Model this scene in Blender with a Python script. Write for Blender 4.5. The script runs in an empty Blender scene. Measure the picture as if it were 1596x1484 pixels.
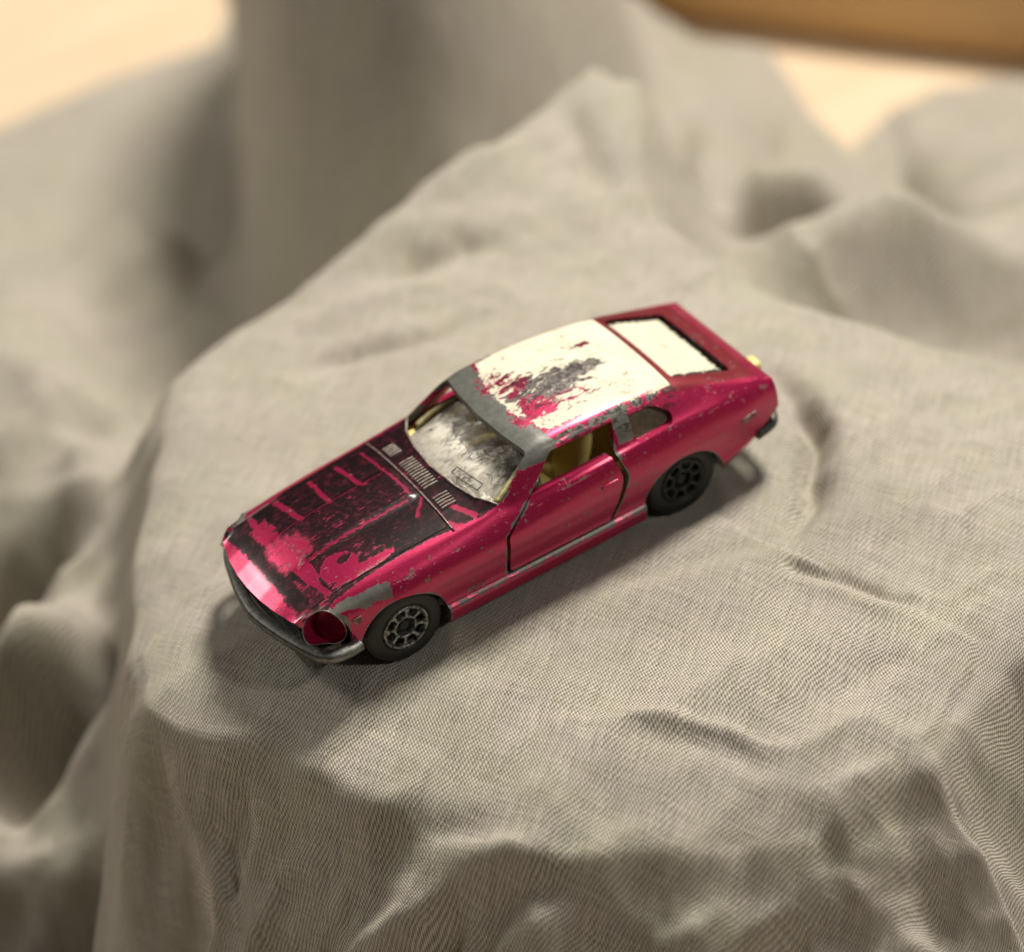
import bpy, bmesh, math, random
import numpy as np
from mathutils import Matrix, Vector
random.seed(7)
S = 0.001                      # everything below is written in millimetres
scn = bpy.context.scene
COL = scn.collection

# ------------------------------------------------------------------ camera, world, lamps, exposure
CR = np.array([[-0.8384343312623543, 0.5334962340348407, -0.1113985656608328],
               [0.4198140993921138, 0.5018655368520815, -0.7562321765646846],
               [-0.3475399172933043, -0.6808177077535619, -0.6447505367946182]])
CC = np.array([115.05434472111871, 231.28939400340207, 227.0826176699053])
cam = bpy.data.cameras.new("camera")
cam.sensor_width = 36.0
cam.lens = 4000.0 / 1596 * 36
cam.clip_start = 0.01
cam.clip_end = 20
cam.dof.use_dof = True
cam.dof.focus_distance = 0.321
cam.dof.aperture_fstop = 11.5
co = bpy.data.objects.new("camera", cam)
COL.objects.link(co)
M = Matrix.Identity(4)
for i in range(3):
    M[i][0] = CR[0][i]; M[i][1] = -CR[1][i]; M[i][2] = -CR[2][i]; M[i][3] = CC[i] * S
co.matrix_world = M
scn.camera = co

world = bpy.data.worlds.new("World")
scn.world = world
world.use_nodes = True
bg = world.node_tree.nodes["Background"]
bg.inputs[0].default_value = (0.80, 0.74, 0.78, 1)
bg.inputs[1].default_value = 0.04
scn.view_settings.view_transform = 'Standard'
scn.view_settings.look = 'None'
scn.view_settings.gamma = 1
scn.view_settings.exposure = 0


def lamp(name, d, dist, size, power, color, sy=None):
    l = bpy.data.lights.new(name, 'AREA')
    l.shape = 'RECTANGLE' if sy else 'DISK'
    l.size = size
    if sy: l.size_y = sy
    l.energy = power
    l.color = color
    o = bpy.data.objects.new(name, l)
    COL.objects.link(o)
    d = Vector(d).normalized()
    o.location = d * dist
    o.rotation_euler = d.to_track_quat('Z', 'Y').to_euler()
    return o


lamp("ceiling_lamp", (-.47, -.22, .80), 0.95, 0.22, 12.4, (1.0, .925, .82))
lamp("wall_lamp", (.40, -.66, .58), 0.95, 0.18, 2.6, (1.0, .93, .82))
lamp("shoulder_highlight_lamp", (-.36, .60, .64), 0.95, 0.09, 1.5, (1.0, .93, .84))  # unseen lamp added for the highlights along the near shoulder


# ------------------------------------------------------------------ node expressions
class N:
    """a float socket with operators, so masks can be written as formulas"""
    def __init__(s, t, k): s.t, s.k = t, k
    def _m(s, op, *a):
        n = s.t.nodes.new('ShaderNodeMath'); n.operation = op
        for i, x in enumerate((s,) + a):
            if isinstance(x, N): s.t.links.new(x.k, n.inputs[i])
            else: n.inputs[i].default_value = float(x)
        return N(s.t, n.outputs[0])
    def __add__(s, o): return s._m('ADD', o)
    __radd__ = __add__
    def __sub__(s, o): return s._m('SUBTRACT', o)
    def __rsub__(s, o): return (s * -1) + o
    def __mul__(s, o): return s._m('MULTIPLY', o)
    __rmul__ = __mul__
    def __truediv__(s, o): return s._m('DIVIDE', o)
    def abs(s): return s._m('ABSOLUTE')
    def sin(s): return s._m('SINE')
    def cos(s): return s._m('COSINE')
    def sqrt(s): return s._m('SQRT')
    def min(s, o): return s._m('MINIMUM', o)
    def max(s, o): return s._m('MAXIMUM', o)
    def inv(s): return 1.0 - s
    def step(s, a, b):
        """0 below a, 1 above b, smooth (a may be above b)"""
        n = s.t.nodes.new('ShaderNodeMapRange'); n.interpolation_type = 'SMOOTHSTEP'
        inv = a > b
        if inv: a, b = b, a
        s.t.links.new(s.k, n.inputs[0])
        n.inputs[1].default_value = a; n.inputs[2].default_value = b
        n.inputs[3].default_value = 1.0 if inv else 0.0
        n.inputs[4].default_value = 0.0 if inv else 1.0
        return N(s.t, n.outputs[0])


def hyp(a, b): return (a * a + b * b).sqrt()


class Mat:
    def __init__(self, name, **kw):
        self.m = bpy.data.materials.new(name); self.m.use_nodes = True
        self.t = self.m.node_tree
        self.b = self.t.nodes['Principled BSDF']
        for k, v in kw.items(): self.set(k, v)
    def set(self, k, v):
        i = self.b.inputs[k.replace('_', ' ')]
        if isinstance(v, N): self.t.links.new(v.k, i)
        elif hasattr(v, 'type') and hasattr(v, 'links'): self.t.links.new(v, i)
        elif isinstance(v, tuple): i.default_value = v if len(v) == 4 or i.type == 'VECTOR' else v + (1,)
        else: i.default_value = v
    def xyz(self, k=1000.0, uv=False):
        tc = self.t.nodes.new('ShaderNodeTexCoord')
        vm = self.t.nodes.new('ShaderNodeVectorMath'); vm.operation = 'SCALE'
        vm.inputs['Scale'].default_value = k
        self.t.links.new(tc.outputs['UV' if uv else 'Object'], vm.inputs[0])
        sp = self.t.nodes.new('ShaderNodeSeparateXYZ')
        self.t.links.new(vm.outputs[0], sp.inputs[0])
        return vm.outputs[0], N(self.t, sp.outputs[0]), N(self.t, sp.outputs[1]), N(self.t, sp.outputs[2])
    def vec(self, x, y, z):
        c = self.t.nodes.new('ShaderNodeCombineXYZ')
        for i, v in enumerate((x, y, z)):
            if isinstance(v, N): self.t.links.new(v.k, c.inputs[i])
            else: c.inputs[i].default_value = v
        return c.outputs[0]
    def noise(self, v, scale, detail=4, rough=.55, dist=0):
        n = self.t.nodes.new('ShaderNodeTexNoise')
        self.t.links.new(v, n.inputs['Vector'])
        n.inputs['Scale'].default_value = scale; n.inputs['Detail'].default_value = detail
        n.inputs['Roughness'].default_value = rough; n.inputs['Distortion'].default_value = dist
        return N(self.t, n.outputs['Fac'])
    def vor(self, v, scale, feature='F1', out='Distance'):
        n = self.t.nodes.new('ShaderNodeTexVoronoi'); n.feature = feature
        self.t.links.new(v, n.inputs['Vector']); n.inputs['Scale'].default_value = scale
        return N(self.t, n.outputs[out])
    def attr(self, name):
        n = self.t.nodes.new('ShaderNodeAttribute'); n.attribute_name = name
        return N(self.t, n.outputs['Fac'])
    def mix(self, f, a, b):
        n = self.t.nodes.new('ShaderNodeMix'); n.data_type = 'RGBA'
        for s, v in (('Factor', f), ('A', a), ('B', b)):
            i = [q for q in n.inputs if q.name == s and (q.type == 'RGBA' if s != 'Factor' else q.type == 'VALUE')][0]
            if isinstance(v, N): self.t.links.new(v.k, i)
            elif isinstance(v, (tuple, list)): i.default_value = tuple(v) + (1,)
            elif isinstance(v, (int, float)): i.default_value = v
            else: self.t.links.new(v, i)
        return [o for o in n.outputs if o.type == 'RGBA'][0]
    def fmix(self, f, a, b):
        return f * (b - a) + a if isinstance(b, N) or isinstance(a, N) else f * (b - a) + a
    def bump(self, h, strength=.3, dist=.1):
        n = self.t.nodes.new('ShaderNodeBump')
        n.inputs['Strength'].default_value = strength
        n.inputs['Distance'].default_value = dist * S
        self.t.links.new(h.k, n.inputs['Height'])
        self.t.links.new(n.outputs[0], self.b.inputs['Normal'])


def seg(x, y, a, b):
    """distance from (x, y) to the segment a-b"""
    ex, ey = b[0] - a[0], b[1] - a[1]
    L = ex * ex + ey * ey
    t = ((x - a[0]) * (ex / L) + (y - a[1]) * (ey / L)).max(0).min(1)
    return hyp(x - a[0] - t * ex, y - a[1] - t * ey)


def ell(x, y, c, r):
    return hyp((x - c[0]) / r[0], (y - c[1]) / r[1])


ZINC = (.27, .275, .255)


# ------------------------------------------------------------------ materials
def paint_material(kind):
    """kind: 'body' (roof print and the black on the cowl), 'hood' (black print), 'door' (plain)"""
    m = Mat('pink_diecast_paint_' + kind)
    v, x, y, z = m.xyz()
    ay = y.abs()
    edge = m.attr('edge'); crown = m.attr('crown')
    nf = m.noise(v, .9, 6, .62)          # about 1 mm blotches
    nm = m.noise(v, .33, 5, .6)
    ns = m.noise(v, 2.6, 5, .65)
    flake = m.noise(v, 14, 2, .6)
    xs = m.noise(m.vec(x * .22, y * 1.5, z * 1.5), 1.0, 5, .7)   # streaks along the car
    # ---- candy paint
    col = m.mix(flake.step(.3, .7), (.35, .007, .052), (.62, .022, .125))
    metal = flake * .3 + .40
    rough = flake * .10 + .26
    if kind == 'body':      # duller reflection of the up-facing hatch surround, put into the colour as brick red
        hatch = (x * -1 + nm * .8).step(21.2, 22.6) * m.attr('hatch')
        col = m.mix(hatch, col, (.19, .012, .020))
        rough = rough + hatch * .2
    # ---- chips down to the zinc
    low = z.step(17.5, 15.8)
    chip = (edge.step(.8, 0) * (low * .22 + .19) + crown.step(.9, .1) * .13 + nf * .85 + nm * .25).step(.86, .90)
    chip = chip.max((nf * .6 + ns * .5 + z.step(5, 8) * .03 - nm * .12).step(.622, .645))
    chip = chip.max((crown.step(1.0, .0) * .22 + xs * .85 + nf * .25).step(.80, .87) * z.step(9, 11))
    if kind == 'door': chip = chip.max(((xs - .5) * .5 + z.step(6.0, 5.4) * .5 + (nf - .5) * .5).step(.42, .5) * .8)
    if kind != 'door':
        # bright bare lines along the shut lines of the bonnet
        chip = chip.max(m.attr('shut') * (nf * .7 + xs * .5).step(.53, .62))
    if kind == 'body':
        chip = chip.max((m.attr('bare') + (nf - .5) * 1.35 + (ns - .5) * .5).step(.47, .54))
        chip = chip.max(m.attr('lip') * (xs * .7 + nf * .5).step(.56, .66) * .8)
    zinc = m.mix(nf.step(.3, .7), (.135, .14, .125), (.20, .205, .185))
    white = black = None
    h = nf * .35 + ns * .18
    if kind != 'door':
        # ---- black print left on the bonnet and cowl
        wx = x + (nf - .5) * 1.0; wy = y + (m.noise(v, 1.1, 5, .6) - .5) * 1.0
        scr = m.noise(m.vec(x * .45, y * 2.6, z), 1.0, 7, .78)
        if kind == 'hood':
            L = [((26.8, -9.4), (26.0, -3.2), .32), ((21.6, -9.4), (21.8, -3.2), .22), ((17.6, -9.2), (16.9, -3.0), .25),
                 ((13.6, -9.4), (13.2, 2.6), .10), ((30.6, -10), (31.4, -2), .35), ((31.0, -3.4), (14.0, -3.3), .06),
                 ((31.0, 3.4), (14.0, 3.4), .08), ((12.2, 4), (14.5, 6.5), .14), ((29.6, 9.6), (31.0, 2.4), .35)]
        else:
            L = [((10.4, 6.9), (8.4, 10.8), .36), ((12.0, 9.8), (10.3, 11.6), .30), ((13.0, -11.6), (33, -10.9), .3)]
        lines = None
        for a, b, w in L:
            d = seg(wx, wy, a, b).step(w + .2, w - .08)
            lines = d if lines is None else lines.max(d)
        area = m.attr('area')            # 0..1, how much of the print is left, ragged at .5
        thr = m.attr('worn')
        left = (area + (nf - .5) * 1.7 + (ns - .5) * .9).step(.30, .72)
        keep = (scr * .5 + nf * .35 + nm * .15 - thr).step(.305, .455)
        blacktop = left * keep * (1 - lines * .72) * ((scr * .45 + nf * .6).step(.64, .46) * .14 + .90)
        fine = (scr * .55 + ns * .5).step(.635, .675) * nm.step(.42, .56)     # scratches through the black
        black = blacktop * (1 - fine * .7)
        chip = chip * (1 - blacktop * .55)
        chip = chip.max(left * fine * (ns + .1).step(.52, .62) * .9)
        if kind == 'hood': chip = chip.max(m.attr('bulge') * (nf * .6 + ns * .5 + nm * .2).step(.70, .76) * .9)
    if kind == 'body':
        # ---- white print on the roof
        sd = m.attr('white') + (m.attr('rag')) * ((nf - .5) * 2.6 + (ns - .5) * 1.6)
        tn = m.noise(m.vec(x * .55, y * 1.25, z), .62, 7, .70, .5)
        tear = (m.attr('tear') + tn * .8 + ns * .2).step(.648, .664)
        tear = tear.max((ns * .42 + nf * .62 + m.attr('tear') * .08).step(.645, .655))
        crk = m.vor(m.vec(x * .45 + (nm - .5) * 3.0, y * .9 + (nf - .5) * 1.6, z), .75, 'DISTANCE_TO_EDGE')
        tear = tear.max(crk.step(.016, .006) * (nm * .7 + nf * .3 + m.attr('tear') * .5).step(.50, .58))
        white = sd.step(.35, .45) * (1 - tear)
        under = z.step(16.6, 17.4) * x.step(-23.6, -23.0)
        dark = under * (crk.step(.05, .01) * .10 + tn * .6 + m.noise(v, 1.7, 4, .6) * .5).step(.56, .62) * x.step(-3.0, -5.5)
        pinkroof = m.attr('pinkroof')
        pinkroof = under * (pinkroof + (nf - .5) * 1.3 + m.noise(v, .5, 3) * .40).step(.44, .52) * x.step(-1.2, -2.2)
        chip = chip.max(under * m.attr('patch') * .95) * (1 - pinkroof * .9)
    col = m.mix(chip, col, zinc)
    coat = (1 - chip * .7) * .5
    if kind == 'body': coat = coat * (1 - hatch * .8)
    metal = metal * (1 - chip * .3); rough = rough + chip * .12
    h = h - chip * .6
    if black is not None:
        col = m.mix(black, col, m.mix(scr.step(.35, .7), (.003, .001, .002), (.016, .003, .005)))
        metal = metal * (1 - black); rough = rough + black * .12
        m.set('Specular IOR Level', .5 - black * .32)
        h = h + black * .25 + scr * .55
    if white is not None:
        col = m.mix(dark * .85, col, (.03, .022, .026))
        col = m.mix(white, col, m.mix(nm.step(.3, .75), (.82, .79, .63), (.76, .71, .54)))
        metal = metal * (1 - white); rough = rough + white * .3; coat = coat * (1 - white * .7)
        h = h + white * .9
    m.set('Base Color', col); m.set('Metallic', metal); m.set('Roughness', rough); m.set('Coat Weight', coat)
    m.b.inputs['Coat Roughness'].default_value = .19
    m.bump(h, .5, .10)
    return m.m


def simple(name, col, rough=.5, metal=0., bump=.0, bscale=3, col2=None, cscale=1.2, spec=.5):
    m = Mat(name)
    v, x, y, z = m.xyz()
    n = m.noise(v, cscale, 5, .6)
    m.set('Base Color', m.mix(n.step(.3, .7), col, col2 or tuple(c * .75 for c in col)))
    m.set('Roughness', n * .2 + (rough - .1)); m.set('Metallic', metal)
    m.b.inputs['Specular IOR Level'].default_value = spec
    if bump: m.bump(m.noise(v, bscale, 5, .65), bump, .1)
    return m.m


def glass_material():
    m = Mat('scratched_clear_plastic')
    v, x, y, z = m.xyz()
    s1 = m.noise(m.vec(x * .9 + y * .5, y * .9, z * .6), .9, 8, .74, .7)
    s2 = m.noise(v, .30, 4, .6)
    s3 = m.noise(m.vec(y * 2.4, x * .5, z * .5), 1.3, 5, .7)
    low = z.step(17.6, 15.2)
    scuff_glare = (s1 * .80 + s2 * .62 + low * .22 - .14).step(.56, .78)  # scuff mottling plus a painted cream reflection, stronger towards the foot
    dark = m.mix(s3.step(.35, .65), (.055, .055, .068), (.17, .165, .19))
    m.set('Base Color', m.mix(scuff_glare, dark, m.mix(s3.step(.38, .58), (.70, .65, .50), (.94, .91, .82))))
    m.set('Roughness', s1 * .30 + .03)
    m.set('Metallic', .55 - scuff_glare * .1)
    m.b.inputs['Specular IOR Level'].default_value = .9
    m.b.inputs['Coat Weight'].default_value = .7
    m.b.inputs['Coat Roughness'].default_value = .10
    m.set('Alpha', scuff_glare * .42 + .50)
    m.bump(s1 * .9 + s3 * .5, .6, .16)
    return m.m


def cloth_material():
    m = Mat('woven_linen')
    v, u, w, _ = m.xyz(1000.0, True)
    n1 = m.noise(v, .10, 3, .5)
    n2 = m.noise(v, .45, 4, .6)
    a = u * .50 + w * .87 + (n1 - .5) * 2.2        # thread directions
    b = u * .95 - w * .30 + (n1 - .5) * -1.6
    ja = m.noise(m.vec(a * .13, b * 2.4, 0.0), 1.0, 4, .65)      # uneven yarns
    jb = m.noise(m.vec(a * 2.4, b * .13, 3.0), 1.0, 4, .65)
    k = 2 * math.pi / .56
    fa = a * (k * .72) + (jb - .5) * 3.0 + (n2 - .5) * 1.4
    fb = b * (k * 1.08) + a * (k * .18) + (ja - .5) * 3.0
    h = fa.sin() * fb.sin()
    fuzz = m.noise(v, 6.0, 4, .75)
    h2 = h + (ja - .5) * 1.7 + (jb - .5) * 1.3 + (fuzz - .5) * 1.5
    open_ = (n2 * .6 + m.noise(v, .07, 3, .5) * .6).step(.40, .78)          # looser and tighter patches
    gap = h2.step(-.05, -.85) * (open_ * .55 + .45)
    hi = h2.step(.15, .95)
    slub = (ja.max(jb)).step(.64, .74)
    big = m.noise(v, .06, 4, .55)
    thread = m.mix(big.step(.38, .56), (.440, .425, .352), (.455, .422, .378))
    thread = m.mix(m.noise(v, .16, 3, .5).step(.45, .7) * .5, thread, (.435, .415, .315))
    col = m.mix(hi.max(slub * .6), thread, (.72, .66, .54))
    col = m.mix(gap * .85, col, (.085, .070, .048))
    lint = m.noise(v, 1.6, 2, .5).step(.745, .77)
    col = m.mix(lint * .6, col, (.70, .66, .60))
    m.set('Base Color', col); m.set('Roughness', .95)
    m.b.inputs['Specular IOR Level'].default_value = .12
    m.b.inputs['Sheen Weight'].default_value = .08
    m.b.inputs['Sheen Roughness'].default_value = .5
    m.bump(h * .55 + (ja - .5) * .8 + (jb - .5) * .6 + fuzz * .6 + slub * .3, .8, .13)
    return m.m


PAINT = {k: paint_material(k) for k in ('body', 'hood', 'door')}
ZINC_M = simple('bare_zinc', (.36, .36, .335), .42, .75, .2, 4, (.20, .205, .19))
DARKM = simple('dark_worn_metal', (.050, .052, .050), .42, .55, .3, 3, (.13, .135, .125))
RUBBER = simple('black_tyre_plastic', (.012, .012, .011), .55, 0, .15, 4, (.020, .019, .016))
RIMM = simple('grey_rim_metal', (.42, .42, .40), .36, .75, .3, 5, (.020, .020, .018), 1.5)
RIMD = simple('grimy_shaded_rim_metal', (.06, .06, .055), .5, .5, .3, 5, (.020, .020, .018), 1.5)  # rear rims: grime plus the shade inside the arches, put into the colour
HUBM = simple('black_hub_plastic', (.010, .010, .010), .5)
YEL = simple('yellow_interior_plastic', (.93, .80, .30), .40, 0, .05, 2, (.86, .72, .24))
GLASS = glass_material()
OLIVE = simple('smoky_clear_plastic', (.20, .18, .12), .3, 0, .2, .8, (.12, .105, .065))
def rear_window_material():
    m = Mat('white_painted_rear_window')
    v, x, y, z = m.xyz()
    nf = m.noise(v, .9, 6, .62); nm = m.noise(v, .33, 5, .6); ns = m.noise(v, 2.6, 5, .65)
    d = (y * -1 + 7.6).min(y + 7.3).min(x + 32.5)
    chip = (d.step(1.5, 0) * .42 + nf * .8 + ns * .25).step(.83, .87)
    crk = m.vor(m.vec(x * .5 + (nm - .5) * 3, y * .8 + (nf - .5), z), .5, 'DISTANCE_TO_EDGE')
    chip = chip.max(crk.step(.014, .005) * nm.step(.54, .60))
    m.set('Base Color', m.mix(chip, m.mix(nm.step(.3, .75), (.80, .77, .61), (.75, .70, .53)), (.05, .045, .045)))
    m.set('Roughness', .45); m.bump(nf * .4 + nm * .5 - chip * .8, .4, .12)
    return m.m


WHITEM = rear_window_material()
BUCKET = simple('plain_pink_candy_paint', (.50, .018, .085), .3, .45, .1, 3, (.34, .010, .055))
RIBM = simple('worn_rib_metal', (.50, .46, .41), .42, .45, .3, 5, (.22, .15, .14), 1.6)
YELG = simple('yellowed_clear_plastic', (.62, .55, .26), .25, 0, .2, 2, (.34, .30, .14))
BLACKM = simple('black_void', (.008, .008, .008), .7)
WORN = simple('worn_pink_black_metal', (.30, .27, .25), .40, .6, .3, 5, (.16, .03, .05), 1.6)


# ------------------------------------------------------------------ mesh helpers
def link(name, verts, faces, mat, parent=None, smooth=True, loc=None):
    me = bpy.data.meshes.new(name)
    me.from_pydata([tuple(float(c) * S for c in p) for p in verts], [], [tuple(int(i) for i in f) for f in faces])
    me.validate()
    bm = bmesh.new(); bm.from_mesh(me); bmesh.ops.recalc_face_normals(bm, faces=bm.faces); bm.to_mesh(me); bm.free()
    if smooth:
        me.polygons.foreach_set('use_smooth', [True] * len(me.polygons))
    if mat: me.materials.append(mat)
    o = bpy.data.objects.new(name, me)
    COL.objects.link(o)
    if parent: o.parent = parent
    if loc is not None: o.location = tuple(c * S for c in loc)
    return o


def empty(name, loc=(0, 0, 0), parent=None):
    o = bpy.data.objects.new(name, None); COL.objects.link(o)
    o.location = tuple(c * S for c in loc); o.empty_display_size = .005
    if parent: o.parent = parent
    return o


def autosmooth(o, ang=35):
    me = o.data
    bm = bmesh.new(); bm.from_mesh(me)
    for e in bm.edges:
        if len(e.link_faces) == 2 and e.calc_face_angle(0) > math.radians(ang): e.smooth = False
    for f in bm.faces: f.smooth = True
    bm.to_mesh(me); bm.free()


def prism(poly, axis, lo, hi):
    """polygon (2-D, other two axes in order) swept along an axis"""
    n = len(poly); V = []
    for h in (lo, hi):
        for p in poly:
            q = list(p); q.insert(axis, h); V.append(q)
    F = [list(range(n))[::-1], list(range(n, 2 * n))] + [[i, (i + 1) % n, n + (i + 1) % n, n + i] for i in range(n)]
    return V, F


def box_bm(c, s, bev=.0):
    V, F = prism([(c[0] - s[0] / 2, c[1] - s[1] / 2), (c[0] + s[0] / 2, c[1] - s[1] / 2), (c[0] + s[0] / 2, c[1] + s[1] / 2), (c[0] - s[0] / 2, c[1] + s[1] / 2)], 2, c[2] - s[2] / 2, c[2] + s[2] / 2)
    return V, F


def bevel(o, w, seg_=2):
    bm = bmesh.new(); bm.from_mesh(o.data)
    bmesh.ops.bevel(bm, geom=list(bm.edges), offset=w * S, segments=seg_, affect='EDGES', profile=.5)
    for f in bm.faces: f.smooth = True
    bm.to_mesh(o.data); bm.free(); autosmooth(o, 50)
    return o


def merge(parts):
    V, F = [], []
    for v, f in parts:
        k = len(V); V += [list(p) for p in v]; F += [[i + k for i in g] for g in f]
    return V, F


def lathe(prof, n=48, axis=1):
    """prof = (along axis, radius)"""
    V, F = [], []
    m = len(prof)
    for i in range(n):
        a = 2 * math.pi * i / n
        for h, r in prof:
            V.append([r * math.cos(a), h, r * math.sin(a)])
    for i in range(n):
        j = (i + 1) % n
        for k in range(m - 1):
            F.append([i * m + k, i * m + k + 1, j * m + k + 1, j * m + k])
    return V, F


def sweep(path, prof, closed_prof=True, cap=True):
    """prof: (sideways, up) swept along a horizontal-ish path"""
    P = np.array(path, float); V, F = [], []
    n, m = len(P), len(prof)
    for i in range(n):
        t = P[min(i + 1, n - 1)] - P[max(i - 1, 0)]
        t /= np.linalg.norm(t)
        side = np.cross(t, [0, 0, 1]); side /= np.linalg.norm(side)
        up = np.cross(side, t)
        for a, b in prof: V.append(P[i] + side * a + up * b)
    for i in range(n - 1):
        for k in range(m):
            k2 = (k + 1) % m
            F.append([i * m + k, i * m + k2, (i + 1) * m + k2, (i + 1) * m + k])
    if cap:
        F.append(list(range(m))[::-1]); F.append([(n - 1) * m + k for k in range(m)])
    return V, F


def tube(path, r, n=10):
    return sweep(path, [(r * math.cos(2 * math.pi * k / n), r * math.sin(2 * math.pi * k / n)) for k in range(n)])


# ------------------------------------------------------------------ the body surface
def pchip(xk, yk, x):
    xk = np.asarray(xk, float); yk = np.asarray(yk, float)
    h = np.diff(xk); d = np.diff(yk) / h
    m = np.zeros(len(xk)); m[0] = d[0]; m[-1] = d[-1]
    for i in range(1, len(xk) - 1):
        if d[i - 1] * d[i] > 0:
            w1 = 2 * h[i] + h[i - 1]; w2 = h[i] + 2 * h[i - 1]
            m[i] = (w1 + w2) / (w1 / d[i - 1] + w2 / d[i])
    i = np.clip(np.searchsorted(xk, x) - 1, 0, len(xk) - 2)
    t = (x - xk[i]) / h[i]
    return ((2 * t**3 - 3 * t**2 + 1) * yk[i] + (t**3 - 2 * t**2 + t) * h[i] * m[i] + (-2 * t**3 + 3 * t**2) * yk[i + 1] + (t**3 - t**2) * h[i] * m[i + 1])


RAILS = [  # each: list of (x, y, z), tail to nose
    [(-38, 12.0, 9.0), (-34, 12.6, 6.6), (-30, 13.0, 5.2), (-25, 13.3, 3.8), (-15, 13.45, 2.9), (15, 13.5, 2.8), (22, 13.5, 3.6), (30, 13.2, 5.2), (36.5, 12.9, 5.8)],
    [(-38, 12.2, 9.4), (-34, 12.9, 7.4), (-30, 13.3, 6.3), (-25, 13.7, 5.5), (-15, 13.75, 5.0), (15, 13.75, 5.0), (22, 13.8, 5.4), (30, 13.4, 6.3), (36.5, 13.1, 6.6)],
    [(-38, 12.2, 9.7), (-34, 12.9, 7.9), (-30, 13.2, 6.9), (-25, 13.5, 6.1), (-15, 13.25, 5.5), (15, 13.25, 5.5), (22, 13.55, 5.9), (30, 13.35, 6.9), (36.5, 13.1, 7.2)],
    [(-38, 12.2, 10.2), (-34, 12.95, 9.2), (-30, 13.35, 8.8), (-15, 13.7, 8.6), (15, 13.65, 8.4), (22, 13.7, 8.5), (30, 13.4, 8.7), (36.5, 13.1, 8.8)],
    [(-38, 12.1, 11.4), (-30, 13.5, 11.7), (-15, 14.15, 12.0), (0, 14.15, 11.5), (15, 13.95, 10.9), (25, 13.65, 10.6), (36.5, 12.9, 10.5)],
    [(-38, 11.5, 12.8), (-33, 12.1, 13.8), (-28, 12.55, 14.6), (-20, 12.9, 15.0), (-12, 13.1, 14.9), (0, 13.2, 14.0), (6, 13.15, 13.5), (15, 13.0, 13.05), (25, 12.7, 12.6), (36.5, 12.2, 12.0)],
    [(-38, 10.9, 13.3), (-35, 11.3, 14.0), (-28, 11.8, 15.4), (-20, 12.3, 15.8), (-12, 12.5, 15.6), (-1, 12.45, 15.3), (5, 12.2, 14.9), (12, 11.8, 14.4), (20, 11.6, 13.8), (30, 11.4, 13.1), (36.5, 11.0, 12.3)],
    [(-38, 10.5, 13.2), (-35.5, 10.85, 14.15), (-33, 10.6, 15.0), (-28, 10.0, 16.9), (-23, 9.7, 18.5), (-18, 9.95, 19.2), (-13, 10.15, 19.7), (-8, 10.3, 19.95), (-3, 10.25, 19.9), (-.3, 10.15, 19.45), (3, 11.0, 17.1), (5.6, 11.5, 15.3), (9, 10.9, 14.95), (12, 10.4, 14.8), (20, 10.15, 14.3), (30, 10.0, 13.3), (34, 9.9, 12.4), (36.5, 9.7, 11.3)],
    [(-38, 7.0, 13.2), (-35.8, 7.0, 14.3), (-33, 7.0, 15.3), (-28, 7.0, 17.3), (-23, 7.0, 19.1), (-18, 7.0, 20.0), (-13, 7.0, 20.55), (-8, 7.0, 20.8), (-3, 7.0, 20.7), (-.3, 7.0, 20.2), (3, 7.0, 18.5), (6, 7.0, 16.5), (7.8, 7.0, 15.7), (12, 7.0, 15.4), (20, 6.9, 14.9), (25, 6.8, 14.4), (30, 6.6, 13.6), (34, 6.5, 12.5), (36.5, 6.4, 11.3)],
    [(-38, 0, 13.2), (-35.8, 0, 14.35), (-33, 0, 15.4), (-28, 0, 17.5), (-23, 0, 19.4), (-18, 0, 20.45), (-13, 0, 21.05), (-8, 0, 21.3), (-3, 0, 21.15), (.5, 0, 20.6), (3, 0, 19.2), (6, 0, 17.2), (8.4, 0, 16.1), (12, 0, 15.75), (20, 0, 15.2), (25, 0, 14.7), (30, 0, 13.8), (34, 0, 12.6), (36.5, 0, 11.3)],
]
RK = [[np.array([p[i] for p in r], float) for i in range(3)] for r in RAILS]


def nose_shift(y, u):
    y = np.abs(y)
    s = np.interp(y, [0, 3, 6, 9, 10, 11, 12, 12.8, 13.4, 15], [0, .15, .6, 1.4, 1.8, 3.2, 5.0, 6.6, 8.2, 8.2])
    w = np.clip((u - 17) / 19.5, 0, 1); w = w * w * (3 - 2 * w)
    return s * w


def section(u, sub=11):
    """half section at station u: points from the sill to the centre line"""
    Q = np.array([[pchip(k[0], k[1], u), pchip(k[0], k[2], u)] for k in RK])
    # Catmull-Rom (centripetal) with mirrored ends
    P = np.vstack([Q[0] * 2 - Q[1], Q, Q[-2] * [-1, 1]])
    out = []
    for i in range(1, len(P) - 2):
        p0, p1, p2, p3 = P[i - 1:i + 3]
        t0 = 0.; t1 = t0 + max(np.linalg.norm(p1 - p0), 1e-3)**.5; t2 = t1 + max(np.linalg.norm(p2 - p1), 1e-3)**.5; t3 = t2 + max(np.linalg.norm(p3 - p2), 1e-3)**.5
        L = np.linalg.norm(p2 - p1)
        n = SUBN[i - 1]
        for t in np.linspace(t1, t2, n, endpoint=False):
            a1 = (t1 - t) / (t1 - t0) * p0 + (t - t0) / (t1 - t0) * p1
            a2 = (t2 - t) / (t2 - t1) * p1 + (t - t1) / (t2 - t1) * p2
            a3 = (t3 - t) / (t3 - t2) * p2 + (t - t2) / (t3 - t2) * p3
            b1 = (t2 - t) / (t2 - t0) * a1 + (t - t0) / (t2 - t0) * a2
            b2 = (t3 - t) / (t3 - t1) * a2 + (t - t1) / (t3 - t1) * a3
            out.append((t2 - t) / (t2 - t1) * b1 + (t - t1) / (t2 - t1) * b2)
    out.append(P[-2])
    return np.array(out)


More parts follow.
